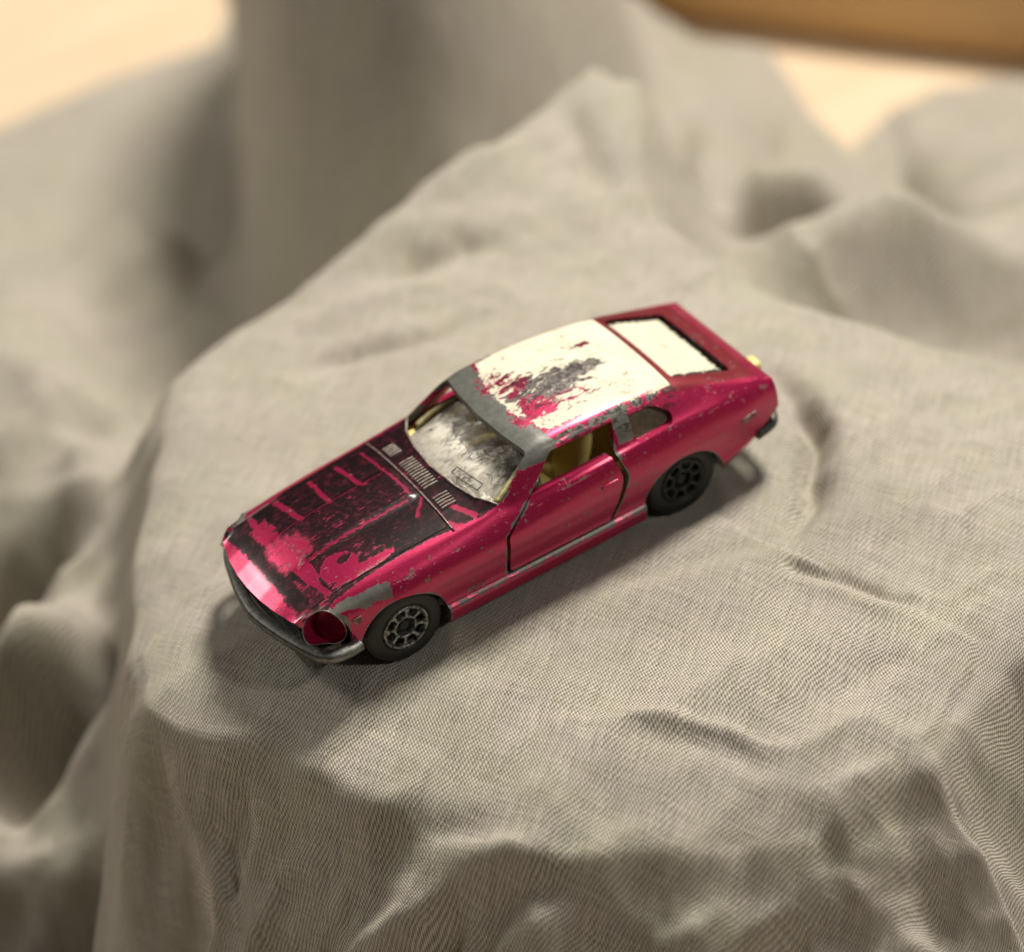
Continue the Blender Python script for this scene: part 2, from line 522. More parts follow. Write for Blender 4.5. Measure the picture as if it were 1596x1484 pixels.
SUBN = [6, 3, 8, 7, 7, 5, 10, 10, 20]


def surface(us):
    """(len(us), ns, 3) outer surface from right sill over the roof to the left sill"""
    rows = []
    for u in us:
        h = section(u)
        full = np.vstack([h * [-1, 1], (h[:-1])[::-1]])   # y<0 ... 0 ... y>0
        y, z = full[:, 0], full[:, 1]
        # raised bulge along the bonnet
        if u > 9:
            w = np.clip((u - 12.2) / 1.2, 0, 1) * np.clip((32.5 - u) / 5, 0, 1)
            half = 3.4
            z = z + .38 * w * (1 / (1 + np.exp((np.abs(y) - half) / .14)))
        rows.append(np.stack([u - nose_shift(y, u), y, z], 1))
    return np.array(rows)


def grid_faces(a, b, off=0):
    i, j = np.meshgrid(np.arange(a - 1), np.arange(b - 1), indexing='ij')
    k = (i * b + j + off).ravel()
    return np.stack([k, k + 1, k + b + 1, k + b], 1)


def grid_normals(G):
    du = np.gradient(G, axis=0); dv = np.gradient(G, axis=1)
    n = np.cross(dv, du); n /= np.linalg.norm(n, axis=2, keepdims=True) + 1e-12
    return n


us = np.concatenate([np.arange(-37.8, 36.4, .42), [36.45]])
G = surface(us)
Nn = grid_normals(G)
mid = G.shape[1] // 2
if Nn[len(us) // 2, mid, 2] < 0: Nn = -Nn
nu, ns_ = G.shape[:2]
TH = .85


def shell_mesh(name):
    inner = G - Nn * TH
    # pull the inner skin in at nose and tail so the ends are closed walls
    V = np.vstack([G.reshape(-1, 3), inner.reshape(-1, 3)])
    k = nu * ns_
    F = grid_faces(nu, ns_).tolist()
    F += [f[::-1] for f in grid_faces(nu, ns_, k).tolist()]
    for j in (0, ns_ - 1):
        for i in range(nu - 1):
            f = [i * ns_ + j, (i + 1) * ns_ + j, k + (i + 1) * ns_ + j, k + i * ns_ + j]
            F.append(f)
    # end walls: outer cap strips (n-gon) and inner caps set 0.8 mm inside are one wall of the shell
    for i in (0, nu - 1):
        for j in range(ns_ - 1):
            F.append([i * ns_ + j, i * ns_ + j + 1, k + i * ns_ + j + 1, k + i * ns_ + j])
    return link(name, V, F, None)


def end_wall(i, thick):
    """closing wall at nose (i=-1) or tail (i=0)"""
    O = (G[i] - Nn[i] * .25)
    d = -1 if i == -1 else 1
    A = O.copy(); B = O.copy(); B[:, 0] += d * thick
    n = len(A)
    V = np.vstack([A, B])
    h = n // 2
    F = []
    for k in range(h):      # ladder strips between the two halves
        a, b, c, e = k, k + 1, n - 2 - k, n - 1 - k
        q = [a, b, c, e] if b != c else [a, b, e]
        F.append(q); F.append([x + n for x in q][::-1])
    for k in range(n - 1): F.append([k, k + 1, n + k + 1, n + k])
    F.append([0, n - 1, 2 * n - 1, n])
    return V, F


def boolean(o, cutters, op):
    bpy.context.view_layer.update()
    m = o.modifiers.new('b', 'BOOLEAN'); m.operation = op; m.solver = 'EXACT'
    if len(cutters) == 1:
        m.operand_type = 'OBJECT'; m.object = cutters[0]
    else:
        c = bpy.data.collections.new('cut')
        for q in cutters: c.objects.link(q)
        m.operand_type = 'COLLECTION'; m.collection = c
    dg = bpy.context.evaluated_depsgraph_get()
    me = bpy.data.meshes.new_from_object(o.evaluated_get(dg))
    o.modifiers.clear()
    o.data = me
    if len(cutters) > 1: bpy.data.collections.remove(c)


def grow(poly, d):
    P = np.array(poly, float); n = len(P)
    area = sum(P[i][0] * P[(i + 1) % n][1] - P[(i + 1) % n][0] * P[i][1] for i in range(n))
    sgn = 1 if area > 0 else -1
    out = []
    for i in range(n):
        e1 = P[i] - P[i - 1]; e2 = P[(i + 1) % n] - P[i]
        n1 = np.array([e1[1], -e1[0]]) / np.linalg.norm(e1); n2 = np.array([e2[1], -e2[0]]) / np.linalg.norm(e2)
        b = (n1 + n2); b /= max(np.dot(b, n1), .3) if np.linalg.norm(b) > 1e-6 else 1
        out.append(P[i] + sgn * d * b)
    return [tuple(p) for p in out]


def rounded(poly, r, n=5):
    P = np.array(poly, float); out = []
    for i in range(len(P)):
        a, b, c = P[i - 1], P[i], P[(i + 1) % len(P)]
        ra = min(r, np.linalg.norm(a - b) * .45); rc = min(r, np.linalg.norm(c - b) * .45)
        p0 = b + (a - b) / np.linalg.norm(a - b) * ra; p2 = b + (c - b) / np.linalg.norm(c - b) * rc
        for t in np.linspace(0, 1, n):
            out.append(tuple((1 - t)**2 * p0 + 2 * t * (1 - t) * b + t * t * p2))
    return out


DOOR = rounded([(6.4, 5.35), (6.3, 11.9), (3.5, 13.7), (1.0, 15.4), (-3.3, 19.25), (-12.9, 19.05), (-11.7, 15.6), (-12.6, 12.2), (-11.5, 8.4), (-10.0, 5.35)], .5)
QUART = rounded([(-15.2, 18.75), (-19.2, 18.3), (-21.4, 16.6), (-20.9, 15.35), (-15.2, 15.2)], .7)
WIND = rounded([(5.15, 11.55), (6.9, 8.6), (7.8, 5), (8.3, 0), (7.8, -5), (6.9, -8.6), (5.15, -11.55), (-.55, -9.75), (.25, -5.2), (.65, 0), (.25, 5.2), (-.55, 9.75)], .6)
HATCH = rounded([(-24.0, 8.0), (-24.0, -8.0), (-33.4, -8.1), (-33.4, 8.1)], .9)
HOOD = rounded([(12.2, 10.15), (12.2, -10.15), (25, -9.95), (40, -9.7), (40, 9.7), (25, 9.95)], .35, 3)
ARCHF = [(21.9 + 6.45 * math.cos(a), 4.2 + 6.45 * math.sin(a)) for a in np.linspace(0, 2 * math.pi, 64, endpoint=False)]
ARCHR = [(-21.3 + 6.4 * math.cos(a), 4.0 + 6.4 * math.sin(a)) for a in np.linspace(0, 2 * math.pi, 64, endpoint=False)]

# the toy car
car = empty('toy_car', (0, 0, 0))
car['label'] = 'small battered pink die-cast coupe with black worn bonnet and chipped white roof, on the cloth'
car['category'] = 'toy car'

tmp = []
def cutter(VF):
    o = link('cutter', VF[0], VF[1], None, smooth=False); tmp.append(o); return o

cuts = []
for s in (1, -1):
    lo, hi = (7.2, 20) if s > 0 else (-20, -7.2)
    cuts += [cutter(prism(DOOR, 1, lo, hi)), cutter(prism(QUART, 1, lo, hi)), cutter(prism(ARCHF, 1, lo, hi)), cutter(prism(ARCHR, 1, lo, hi))]
cuts.append(cutter(prism(WIND, 2, 13.2, 30)))
cuts.append(cutter(prism(HATCH, 2, 12.5, 30)))
cuts.append(cutter(box_bm((36, 0, 8.3), (6, 17.6, 4.2))))
# slanted headlight scoops
HLC = np.array([31.5, 11.35, 9.75]); 
def headlight_frame(s):
    n = np.array([.62, .62 * s, .48]); n /= np.linalg.norm(n)
    a = np.cross([0, 0, 1], n); a /= np.linalg.norm(a); b = np.cross(n, a)
    return HLC * [1, s, 1], n, a, b
HLR = (2.3, 2.45)
for s in (1, -1):
    c, n, a, b = headlight_frame(s)
    K = 40
    V = [c + n * h + a * HLR[0] * math.cos(t) + b * HLR[1] * math.sin(t) for h in (-2.0, 8) for t in np.linspace(0, 2 * math.pi, K, endpoint=False)]
    F = [list(range(K))[::-1], list(range(K, 2 * K))] + [[i, (i + 1) % K, K + (i + 1) % K, K + i] for i in range(K)]
    cuts.append(cutter((V, F)))

body = shell_mesh('body')
hood_src = body.data.copy()
body.parent = car
hood_cut_in = cutter(prism(HOOD, 2, 10.9, 30))
HOODG = grow(HOOD, .11)
hood_cut_out = cutter(prism(HOODG, 2, 10.8, 30))
boolean(body, cuts + [hood_cut_out], 'DIFFERENCE')
hood = bpy.data.objects.new('hood', hood_src); COL.objects.link(hood); hood.parent = car
boolean(hood, [hood_cut_in], 'INTERSECT')
doors = []
for s in (1, -1):
    d = bpy.data.objects.new('door', hood_src.copy()); COL.objects.link(d); d.parent = car
    lo, hi = (9.0, 20) if s > 0 else (-20, -9.0)
    panel = [(5.85, 5.6), (5.8, 11.7), (3.15, 13.6), (1.0, 15.25), (-11.05, 15.45), (-11.75, 12.4), (-10.85, 8.4), (-9.7, 5.6)]
    boolean(d, [cutter(prism(rounded(panel, .45), 1, lo, hi))], 'INTERSECT')
    doors.append(d)


def poly_dist(x, y, P):
    P = np.asarray(P, float); d = np.full(x.shape, 1e9)
    for i in range(len(P)):
        a, b = P[i], P[(i + 1) % len(P)]; e = b - a
        t = np.clip(((x - a[0]) * e[0] + (y - a[1]) * e[1]) / (e @ e + 1e-12), 0, 1)
        d = np.minimum(d, (x - a[0] - t * e[0])**2 + (y - a[1] - t * e[1])**2)
    return np.sqrt(d)


CROWN = []
for r in (5, 7):
    for u in np.arange(-37, 36.4, .8):
        yy = float(pchip(RK[r][0], RK[r][1], u)); zz = float(pchip(RK[r][0], RK[r][2], u))
        if r == 7 and u > 4: continue
        CROWN.append((u - float(nose_shift(np.array(yy), u)), yy, zz))
CROWN = np.array(CROWN)


def ss(v, a, b):
    t = np.clip((v - a) / (b - a), 0, 1)
    return t * t * (3 - 2 * t)


def el(x, y, c, r): return np.hypot((x - c[0]) / r[0], (y - c[1]) / r[1])


def sg(x, y, a, b):
    a = np.array(a, float); e = np.array(b, float) - a
    t = np.clip(((x - a[0]) * e[0] + (y - a[1]) * e[1]) / (e @ e), 0, 1)
    return np.hypot(x - a[0] - t * e[0], y - a[1] - t * e[1])


def wear(o):
    """where paint rubs off and where the prints sit, stored on the mesh"""
    me = o.data
    n = len(me.vertices); c = np.zeros(n * 3); me.vertices.foreach_get('co', c)
    c = c.reshape(-1, 3) / S
    x, Y, z = c.T; y = np.abs(Y)
    e = np.full(n, 9.)
    side = y > 8.5
    for P, o_ in ((DOOR, 0), (QUART, .45), (ARCHF, .05), (ARCHR, .05)):
        e = np.where(side, np.minimum(e, poly_dist(x, z, P) + o_), e)
    e = np.where(z > 12.5, np.minimum(e, np.minimum(poly_dist(x, Y, WIND), poly_dist(x, Y, HATCH) + .25)), e)
    e = np.where((z > 10.8) & (x < 34), np.minimum(e, poly_dist(x, Y, HOOD) + .28), e)
    e = np.minimum(e, np.abs(z - 5.0) + np.where((z < 6) & (np.abs(x) < 15), .1, 9))
    d = np.full(n, 9.)
    for k in range(0, n, 20000):
        q = c[k:k + 20000] * [1, 0, 1]; q[:, 1] = y[k:k + 20000]
        d[k:k + 20000] = np.sqrt(((q[:, None, :] - CROWN[None]) ** 2).sum(2).min(1))
    A = {'edge': e, 'crown': d}
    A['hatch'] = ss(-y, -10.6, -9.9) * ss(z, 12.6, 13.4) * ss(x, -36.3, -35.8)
    A['shut'] = ss(-np.abs(y - 10.0), -.6, -.1) * ss(-x, -34, -32) * ss(x, 11.5, 12.2) * ss(z, 11, 12)
    # bare zinc: round the windscreen header, along the drip, pillars, fender corner, headlight rim
    roof = ss(z, 16.6, 17.6) * ss(z, 18.0, 18.9)
    drip = ss(-d, -1.1, -.4) * ss(x, -25, -21) * ss(z, 18.2, 19.1) * .6
    zone = np.maximum(roof * ss(x, -5.4, -2.4) * 1.1, drip) * ss(-x, -3.5, -1.2)
    bp = ss(x, -15.6, -14.9) * ss(-x, 12.2, 13.2) * ss(y, 9.5, 10) * ss(z, 15.4, 16.6) * .9
    fw = (ss(-sg(x, y, (29.4, 11.9), (23.0, 12.7)), -1.15, -.2) * .75) * ss(z, 9.8, 11)
    hl = ss(-np.abs(np.sqrt((x - 31.45) ** 2 + (y - 11.35) ** 2 + (z - 9.75) ** 2) - 2.65), -.75, -.2) * ss(x, 28.4, 29.2) * .75
    A['bare'] = np.maximum.reduce([zone, bp, fw, hl])
    A['lip'] = ss(-np.abs(z - 5.1), -.5, -.15) * ss(y, 12, 13)
    # black print
    ws_ = x - (y * y * -.024 + 8.2)
    area = ss(ws_, -.3, .2) * ss(-x, -35.2, -33.6) * ss(-y, -12.0, -10.6) * ss(z, 11.0, 11.8)
    blob = ss(-el(x, Y, (26.4, 7.0), (2.5, 2.1)), -1.2, -.85) * ss(el(x, Y, (25.4, 6.4), (.9, .55)), .9, 1.2)
    for cc, rr, k in (((24.0, 9.2), (4.6, .7), 1), ((30.0, 4.6), (1.0, 3.0), 1), ((30.6, -5.4), (1.6, 2.4), .7), ((36.1, 0), (1.95, 14), 1),
                      ((29.3, -11.2), (4.2, 1.3), 1), ((22.0, -12.0), (2.6, 1.1), 1), ((20.0, 11.3), (9, .9), 1)):
        blob = np.maximum(blob, ss(-el(x, Y, cc, rr), -1.3, -.75) * k)
    A['area'] = area * (1 - blob * .9)
    bul = ss(-el(x, Y, (30.5, .4), (3.6, 3.2)), -1.3, -.5)
    band = np.maximum(ss(-sg(x, Y, (33.4, -8.6), (32.9, 8.4)), -1.1, -.4), ss(-sg(x, Y, (31.6, 3.6), (29.4, 8.8)), -.6, -.15))
    A['worn'] = -.02 + bul * .16 + ss(-y, -3.9, -3.0) * .045 + ss(Y, 2.6, 5) * ss(x, 16, 25) * .075 + ss(x, 28, 33) * .03 - band * .13
    A['bulge'] = bul
    # white print on the roof
    s1 = np.minimum(-x - 2.2 - y * y * .028, -y + 9.15 + ss(-x, 7, 17) * .7 + ss(-Y, -2, 4) * .9)
    s1 = np.minimum(s1, x + 23.25)
    rag = ss(x, -22.6, -20.5)
    s2 = np.minimum(-y + 9.5, x + 23.3) + .2
    A['white'] = (s1 * rag + s2 * (1 - rag)) - 20 * (1 - ss(z, 16.6, 17.4)); A['rag'] = rag
    E = lambda c, r, a, b: ss(-el(x, Y, c, r), -a, -b)
    A['tear'] = (E((-10.5, .6), (7.6, 3.0), 1.5, .1) * .21 + E((-16.5, 1.2), (3.4, 1.9), 1.3, .1) * .14 + E((-5.0, -3.0), (3.6, 4.4), 1.25, .2) * .15
                 + E((-5.0, 4.6), (3.4, 3.8), 1.3, .2) * .14 + E((-18.0, -3.8), (1.6, .7), 1.4, .3) * .22 + E((-10, 4.6), (6.0, 2.8), 1.4, .2) * .15)
    A['pinkroof'] = np.maximum(E((-5.0, -3.0), (3.6, 4.4), 1.25, .7), E((-5.0, 4.6), (3.4, 3.8), 1.25, .7)) * .33
    A['patch'] = np.maximum(E((-10.5, .6), (6.4, 2.8), 1.5, 1.0), E((-16.5, 1.2), (3.4, 1.9), 1.5, 1.0))
    for nm, arr in A.items():
        a = me.attributes.new(nm, 'FLOAT', 'POINT'); a.data.foreach_set('value', np.ascontiguousarray(arr, dtype=np.float32))


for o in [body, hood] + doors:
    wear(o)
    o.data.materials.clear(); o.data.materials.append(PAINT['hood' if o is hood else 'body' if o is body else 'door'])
    autosmooth(o, 38)
doors[0].data.name = 'door'
for o in tmp:
    bpy.data.objects.remove(o)

# closing walls of nose and tail (belong to the casting)
V, F = end_wall(0, .8)
tail = link('tail_panel', V, F, BUCKET, car, smooth=False)
# grille behind the bumper
V, F = merge([box_bm((33.6, 0, 8.2), (.6, 19, 4.6))] + [box_bm((34.0, 0, 6.6 + k * .8), (.5, 18.4, .25)) for k in range(5)])
link('grille', V, F, DARKM, car, smooth=False)

# headlight buckets, their mouth following the fender surface
for s in (1, -1):
    c, n, a, b = headlight_frame(s)
    V, F, rim = [], [], []
    K = 44
    GP = G.reshape(-1, 3); rel = GP - c; ga, gb, gn = rel @ a, rel @ b, rel @ n
    for t in np.linspace(0, 2 * math.pi, K, endpoint=False):
        ta, tb = HLR[0] * math.cos(t), HLR[1] * math.sin(t)
        d2 = (ga - 1.01 * ta) ** 2 + (gb - 1.01 * tb) ** 2 + np.where(gn < -3.2, 1e3, 0) - gn * .02
        rim.append(float(gn[np.argmin(d2)]))
    rim = np.array(rim)
    for _ in range(3): rim = (np.roll(rim, 1) + rim + np.roll(rim, -1)) / 3
    fl = rim.min() - .25
    rows = [(0.03, 1.02, 0), (.33, 1.02, 0), (.66, 1.01, 0), (1, 1.0, 0), (1, .9, -.45), (1, .7, -.75), (1, .45, -.9), (1, .2, -.95), (1, .02, -.95)]
    for w_, r, dz in rows:
        for k, t in enumerate(np.linspace(0, 2 * math.pi, K, endpoint=False)):
            hgt = (rim[k] - .05) * (1 - w_) + fl * w_ + dz
            V.append(c + n * hgt + a * HLR[0] * r * math.cos(t) + b * HLR[1] * r * math.sin(t))
    for i in range(len(rows) - 1):
        for k in range(K):
            F.append([i * K + k, i * K + (k + 1) % K, (i + 1) * K + (k + 1) % K, (i + 1) * K + k])
    hb = link('headlight_bucket', V, F, BUCKET, car)
    P = [c + n * (rim[k % K] - .02) + a * HLR[0] * 1.05 * math.cos(2 * math.pi * k / K) + b * HLR[1] * 1.05 * math.sin(2 * math.pi * k / K) for k in range(K + 1)]
    V, F = tube(P, .07, 6)
    link('headlight_rim', V, F, ZINC_M, hb)

# bumpers
def spline(pts, n):
    P = np.array(pts, float); d = np.r_[0, np.cumsum(np.linalg.norm(np.diff(P, axis=0), axis=1))]
    t = np.linspace(0, d[-1], n)
    return np.stack([pchip(d, P[:, k], t) for k in range(3)], 1)
half = [(36.7, 0), (36.5, 2.3), (35.9, 5.5), (35.1, 8.6), (34.2, 11.4), (33.3, 13.0), (31.8, 14.0), (30, 14.2), (28.4, 14.0)]
fp = [(x, -y, 6.9) for x, y in half[::-1][:-1]] + [(x, y, 6.9) for x, y in half]
prof = [(-.5, -.65), (.25, -.7), (.5, -.4), (.52, .0), (.45, .4), (.2, .62), (-.9, .68), (-1.1, .3), (-1.0, -.5)]
V, F = sweep(spline(fp, 60), prof)
Vn = np.array(V)
fb = link('front_bumper', V, F, DARKM, car)
fb.data.materials.append(simple('dull_grey_metal', (.24, .245, .23), .45, .7, .25, 4, (.11, .115, .105)))
for p in fb.data.polygons:
    if p.center.y / S > 12.4: p.material_index = 1
autosmooth(fb, 40)
half = [(-38.7, 0), (-38.6, 6), (-38.2, 10), (-37.2, 11.9), (-35.8, 12.6), (-33.6, 13.0)]
rp = [(x, -y, 6.9) for x, y in half[::-1][:-1]] + [(x, y, 6.9) for x, y in half]
V, F = sweep(spline(rp, 50), [(-a, b) for a, b in prof][::-1])
link('rear_bumper', V, F, DARKM, car)
V, F = box_bm((-39.4, 4.0, 10.2), (2.2, 2.4, 1.8))
bevel(link('rear_lens', V, F, YEL, car), .4)

# base plate
V, F = merge([box_bm((0, 0, 3.3), (66, 20, 1.2)), box_bm((0, 0, 3.6), (28, 26.4, 1.0)), box_bm((32.2, 0, 5.0), (5.0, 21, 1.6))])
link('base_plate', V, F, DARKM, car, smooth=False)
# dark inner wheel housings, engine bay floor
for bx_ in ((21.8, 8.6, 7), (-25.6, 7.8, 6)):
    V, F = box_bm((bx_[0], 0, bx_[1]), (14.5, 14, bx_[2]))
    link('wheel_housing', V, F, BLACKM, car, smooth=False)

# glazing set just inside the shell
def patch(name, mat, cond, off, thick, parent, sink=None):
    P = G - Nn * off; Q = G - Nn * (off + thick)
    if sink is not None:
        dz = sink(P)[..., None] * np.array([-.35, 0, -1.0]); P = P + dz; Q = Q + dz
    keep = cond(P)
    V = np.vstack([P.reshape(-1, 3), Q.reshape(-1, 3)]); k = nu * ns_
    F = []
    fk = keep[:-1, :-1] & keep[1:, :-1] & keep[:-1, 1:] & keep[1:, 1:]
    cnt = {}
    for i, j in zip(*np.nonzero(fk)):
        a = i * ns_ + j
        q = [a, a + 1, a + ns_ + 1, a + ns_]
        F.append(q); F.append([t + k for t in q][::-1])
        for t in range(4):
            e = (q[t], q[(t + 1) % 4])
            if (e[1], e[0]) in cnt: del cnt[(e[1], e[0])]
            else: cnt[e] = 1
    for a, b in cnt: F.append([b, a, a + k, b + k])
    used = sorted({v for f in F for v in f}); mp = {v: n for n, v in enumerate(used)}
    return link(name, V[used], [[mp[v] for v in f] for f in F], mat, parent)

ws = patch('windshield', GLASS, lambda P: (P[..., 0] > -1.6) & (P[..., 0] < 8.9 - np.abs(P[..., 1]) * .06) & (P[..., 2] > 14.0) & (np.abs(P[..., 1]) < 11.0), .95, .5, car, lambda P: 1.9 * np.clip((8.6 - P[..., 0]) / 8.0, 0, 1))
rw = patch('rear_window', WHITEM, lambda P: (P[..., 0] < -24.15) & (P[..., 0] > -32.6) & (P[..., 1] < 7.75) & (P[..., 1] > -7.4) & (P[..., 2] > 12), .22, .6, car)
rwb = patch('rear_window_seat', BLACKM, lambda P: (P[..., 0] < -23.3) & (P[..., 0] > -34.6) & (np.abs(P[..., 1]) < 9.0) & (P[..., 2] > 12), .95, .3, car)
for s in (1, -1):
    patch('quarter_window', OLIVE, lambda P: (P[..., 0] < -14.4) & (P[..., 0] > -22) & (P[..., 1] * s > 9) & (P[..., 2] > 14.2) & (P[..., 2] < 19.2), .95, .4, car)

# moulded bracket at the foot of the windscreen
def on_top(x, y, up=0.):
    """a point above the body surface at plan position (x, y)"""
    i = np.argmin((G[..., 0] - x) ** 2 + (G[..., 1] - y) ** 2 + np.where(G[..., 2] < 11.2, 1e3, 0))
    return G.reshape(-1, 3)[i] + Nn.reshape(-1, 3)[i] * up

loop = [(7.0, 2.6), (6.2, 2.6), (5.3, 7.4), (6.1, 7.4)]
pts = [on_top(x, y, -.85) for x, y in loop]
V, F = merge([tube([pts[k], pts[(k + 1) % 4]], .08, 6) for k in range(4)])
link('wiper_frame', V, F, OLIVE, ws)

P = []
for t in np.linspace(-1, 1, 50):
    yy = 11.3 * t
    xx = float(np.interp(abs(yy), [0, 5, 8.6, 11.5], [8.45, 7.95, 7.05, 5.3]))
    q = on_top(xx, yy, .04); q[0] = xx; q[1] = yy; P.append(q)
V, F = tube(P, .17, 8)
link('windshield_bead', V, F, RIBM, car)
for s in (1, -1):
    P = [on_top(5.6, 10.5 * s, -1.35), on_top(3.5, 10.2 * s, -1.7), on_top(1.6, 9.8 * s, -2.2), on_top(.2, 9.3 * s, -2.6)]
    V, F = sweep(spline(P, 12), [(-.4, -.3), (.4, -.3), (.4, .1), (-.4, .1)])
    link('windshield_post', V, F, YELG, ws)

# cowl louvres: three groups of ribs
lv = None
for y0, y1, n, xa, xb in ((-7.4, -5.4, 5, 9.6, 11.5), (-3.1, 3.1, 12, 9.3, 11.4), (5.4, 7.5, 5, 9.4, 11.5)):
    for k in range(n):
        yy = y0 + (y1 - y0) * k / (n - 1)
        P = [on_top(xa, yy, .05), on_top((xa + xb) / 2, yy, .12), on_top(xb, yy, .05)]
        for q in P: q[1] = yy
        V, F = sweep(P, [(-.15, -.3), (.15, -.3), (.10, .24), (-.10, .24)])
        o = link('louvre', V, F, RIBM, car, smooth=False)
# raised cowl bead behind the bonnet
P = []
for yy in np.linspace(-11.2, 11.2, 40):
    q = on_top(11.95, yy, 0.02); q[0] = 11.95; q[1] = yy; P.append(q)
V, F = tube(P, .16, 8)
link('cowl_bead', V, F, WORN, car)

# door handles, markers
def on_side(x, z, s, out=0.):
    i = np.argmin((G[..., 0] - x) ** 2 + (G[..., 2] - z) ** 2 + np.where(G[..., 1] * s < 6, 1e3, 0))
    return G.reshape(-1, 3)[i] + Nn.reshape(-1, 3)[i] * out
def side_bar(name, x0, z0, x1, z1, s, h, out, mat, parent):
    A = on_side(x0, z0, s, 0); B = on_side(x1, z1, s, 0)
    V, F = [], []
    t = (B - A) / np.linalg.norm(B - A); n = np.array([0, s, .12]); n = n - t * (n @ t); n /= np.linalg.norm(n); w = np.cross(t, n)
    for p in (A, B):
        for a, b in ((-h, -.3), (h, -.3), (h, out), (-h, out)): V.append(p + w * a + n * b)
    F = [[0, 1, 2, 3], [7, 6, 5, 4]] + [[k, (k + 1) % 4, 4 + (k + 1) % 4, 4 + k] for k in range(4)]
    o = link(name, V, F, mat, parent, smooth=False)
    for nm in ('edge', 'crown'):
        a_ = o.data.attributes.new(nm, 'FLOAT', 'POINT'); a_.data.foreach_set('value', [1.0] * len(o.data.vertices))
    return bevel(o, min(.1, h * .4), 2)
for s, d in zip((1, -1), doors):
    side_bar('door_handle', -8.3, 12.2, -11.0, 12.35, s, .28, .28, PAINT['door'], d)
    side_bar('side_marker', 27.4, 10.3, 28.6, 10.1, s, .48, .25, WORN, car)
    side_bar('side_marker', -31.2, 11.0, -33.6, 10.7, s, .40, .18, WORN, car)

# little cast badge low on the front fender: 260Z
def glyphs(text, size):
    strokes = {'2': [((0, 1), (.6, 1)), ((.6, 1), (.6, .5)), ((.6, .5), (0, .5)), ((0, .5), (0, 0)), ((0, 0), (.6, 0))],
               '6': [((.6, 1), (0, 1)), ((0, 1), (0, 0)), ((0, 0), (.6, 0)), ((.6, 0), (.6, .5)), ((.6, .5), (0, .5))],
               '0': [((0, 0), (.6, 0)), ((.6, 0), (.6, 1)), ((.6, 1), (0, 1)), ((0, 1), (0, 0))],
               'Z': [((0, 1), (.6, 1)), ((.6, 1), (0, 0)), ((0, 0), (.6, 0))]}
    for i, ch in enumerate(text):
        yield [((a[0] * size + i * size * 1.25, a[1] * size), (b[0] * size + i * size * 1.25, b[1] * size)) for a, b in strokes[ch]]
for s in (1, -1):
    parts = []; zo = 5.75; xo = 12.4 if s > 0 else 9.6
    for st in glyphs('260Z', .62):
        for a, b in st:
            A = on_side(xo - s * a[0], zo + a[1], s); B = on_side(xo - s * b[0], zo + b[1], s)
            A = np.array([xo - s * a[0], A[1], zo + a[1]]); B = np.array([xo - s * b[0], B[1], zo + b[1]])
            t = (B - A) / np.linalg.norm(B - A); n = np.array([0., s, 0]); w = np.cross(t, n)
            V = [p + w * q * .07 + n * h for p in (A - t * .08, B + t * .08) for q, h in ((-1, -.2), (1, -.2), (1, .06), (-1, .06))]
            parts.append((V, [[0, 1, 2, 3], [7, 6, 5, 4]] + [[k, (k + 1) % 4, 4 + (k + 1) % 4, 4 + k] for k in range(4)]))
    V, F = merge(parts)
    link('fender_badge', V, F, WORN, car, smooth=False)

# interior
inter = empty('interior', (0, 0, 0), car)
V, F = merge([box_bm((-4, 0, 6.4), (26, 20.5, .8)), box_bm((-17.4, 0, 11.2), (1.0, 20, 8.8)), box_bm((-20, 0, 15.2), (5, 19, .8)), box_bm((-4, 11.4, 9.8), (25, 1.2, 7.0)), box_bm((-4, -11.4, 9.8), (25, 1.2, 7.0))])
link('tub', V, F, YEL, inter, smooth=False)
def loft_box(sections):
    """list of (centre, halfwidth y, halfdepth dir x, normal...) -> simple cushion from stacked rings"""
    V, F = [], []
    n = len(sections[0])
    for r in sections: V += [list(p) for p in r]
    for i in range(len(sections) - 1):
        for k in range(n): F.append([i * n + k, i * n + (k + 1) % n, (i + 1) * n + (k + 1) % n, (i + 1) * n + k])
    F.append(list(range(n))[::-1]); F.append([(len(sections) - 1) * n + k for k in range(n)])
    return V, F
def ring(c, hx, hy, n=20, p=3.0):
    out = []
    for t in np.linspace(0, 2 * math.pi, n, endpoint=False):
        cx, sy = math.cos(t), math.sin(t)
        out.append((c[0] + hx * math.copysign(abs(cx) ** (2 / p), cx), c[1] + hy * math.copysign(abs(sy) ** (2 / p), sy), c[2]))
    return out
for y0 in (5.3, -5.3):
    seat = empty('seat', (0, 0, 0), inter)
    R_ = [ring((-8.2 - (z - 8) * .36, y0, z), .95 + .25 * math.sin((z - 8) / 10 * math.pi), 3.4 - max(0, z - 14.5) * .35, 20) for z in np.linspace(8, 17.8, 9)]
    V, F = loft_box(R_); link('seat_back', V, F, YEL, seat)
    V, F = loft_box([ring((-2.8, y0, z), 3.4 - .2 * abs(z - 8.4), 3.5, 20) for z in (6.8, 7.6, 8.6, 9.1)]); link('seat_cushion', V, F, YEL, seat)
V, F = loft_box([ring((-15.9 - (z - 8) * .2, 0, z), .8, 9.2, 28, 5) for z in (7, 9, 12, 14.5, 15.2)])
link('rear_bench', V, F, YEL, inter)
V, F = merge([box_bm((6.6, 0, 12.6), (3.0, 20.6, 3.4)), box_bm((5.4, 0, 8.6), (2.0, 20, 5))])
bevel(link('dashboard', V, F, YEL, inter), .4)
a = np.linspace(0, 2 * math.pi, 25)
V, F = tube([(3.6 + .45 * 2.6 * math.sin(t) * -1, -5.3 + 2.6 * math.cos(t), 12.8 + .9 * 2.6 * math.sin(t)) for t in a], .3, 8)
link('steering_wheel', V, F, YEL, inter)

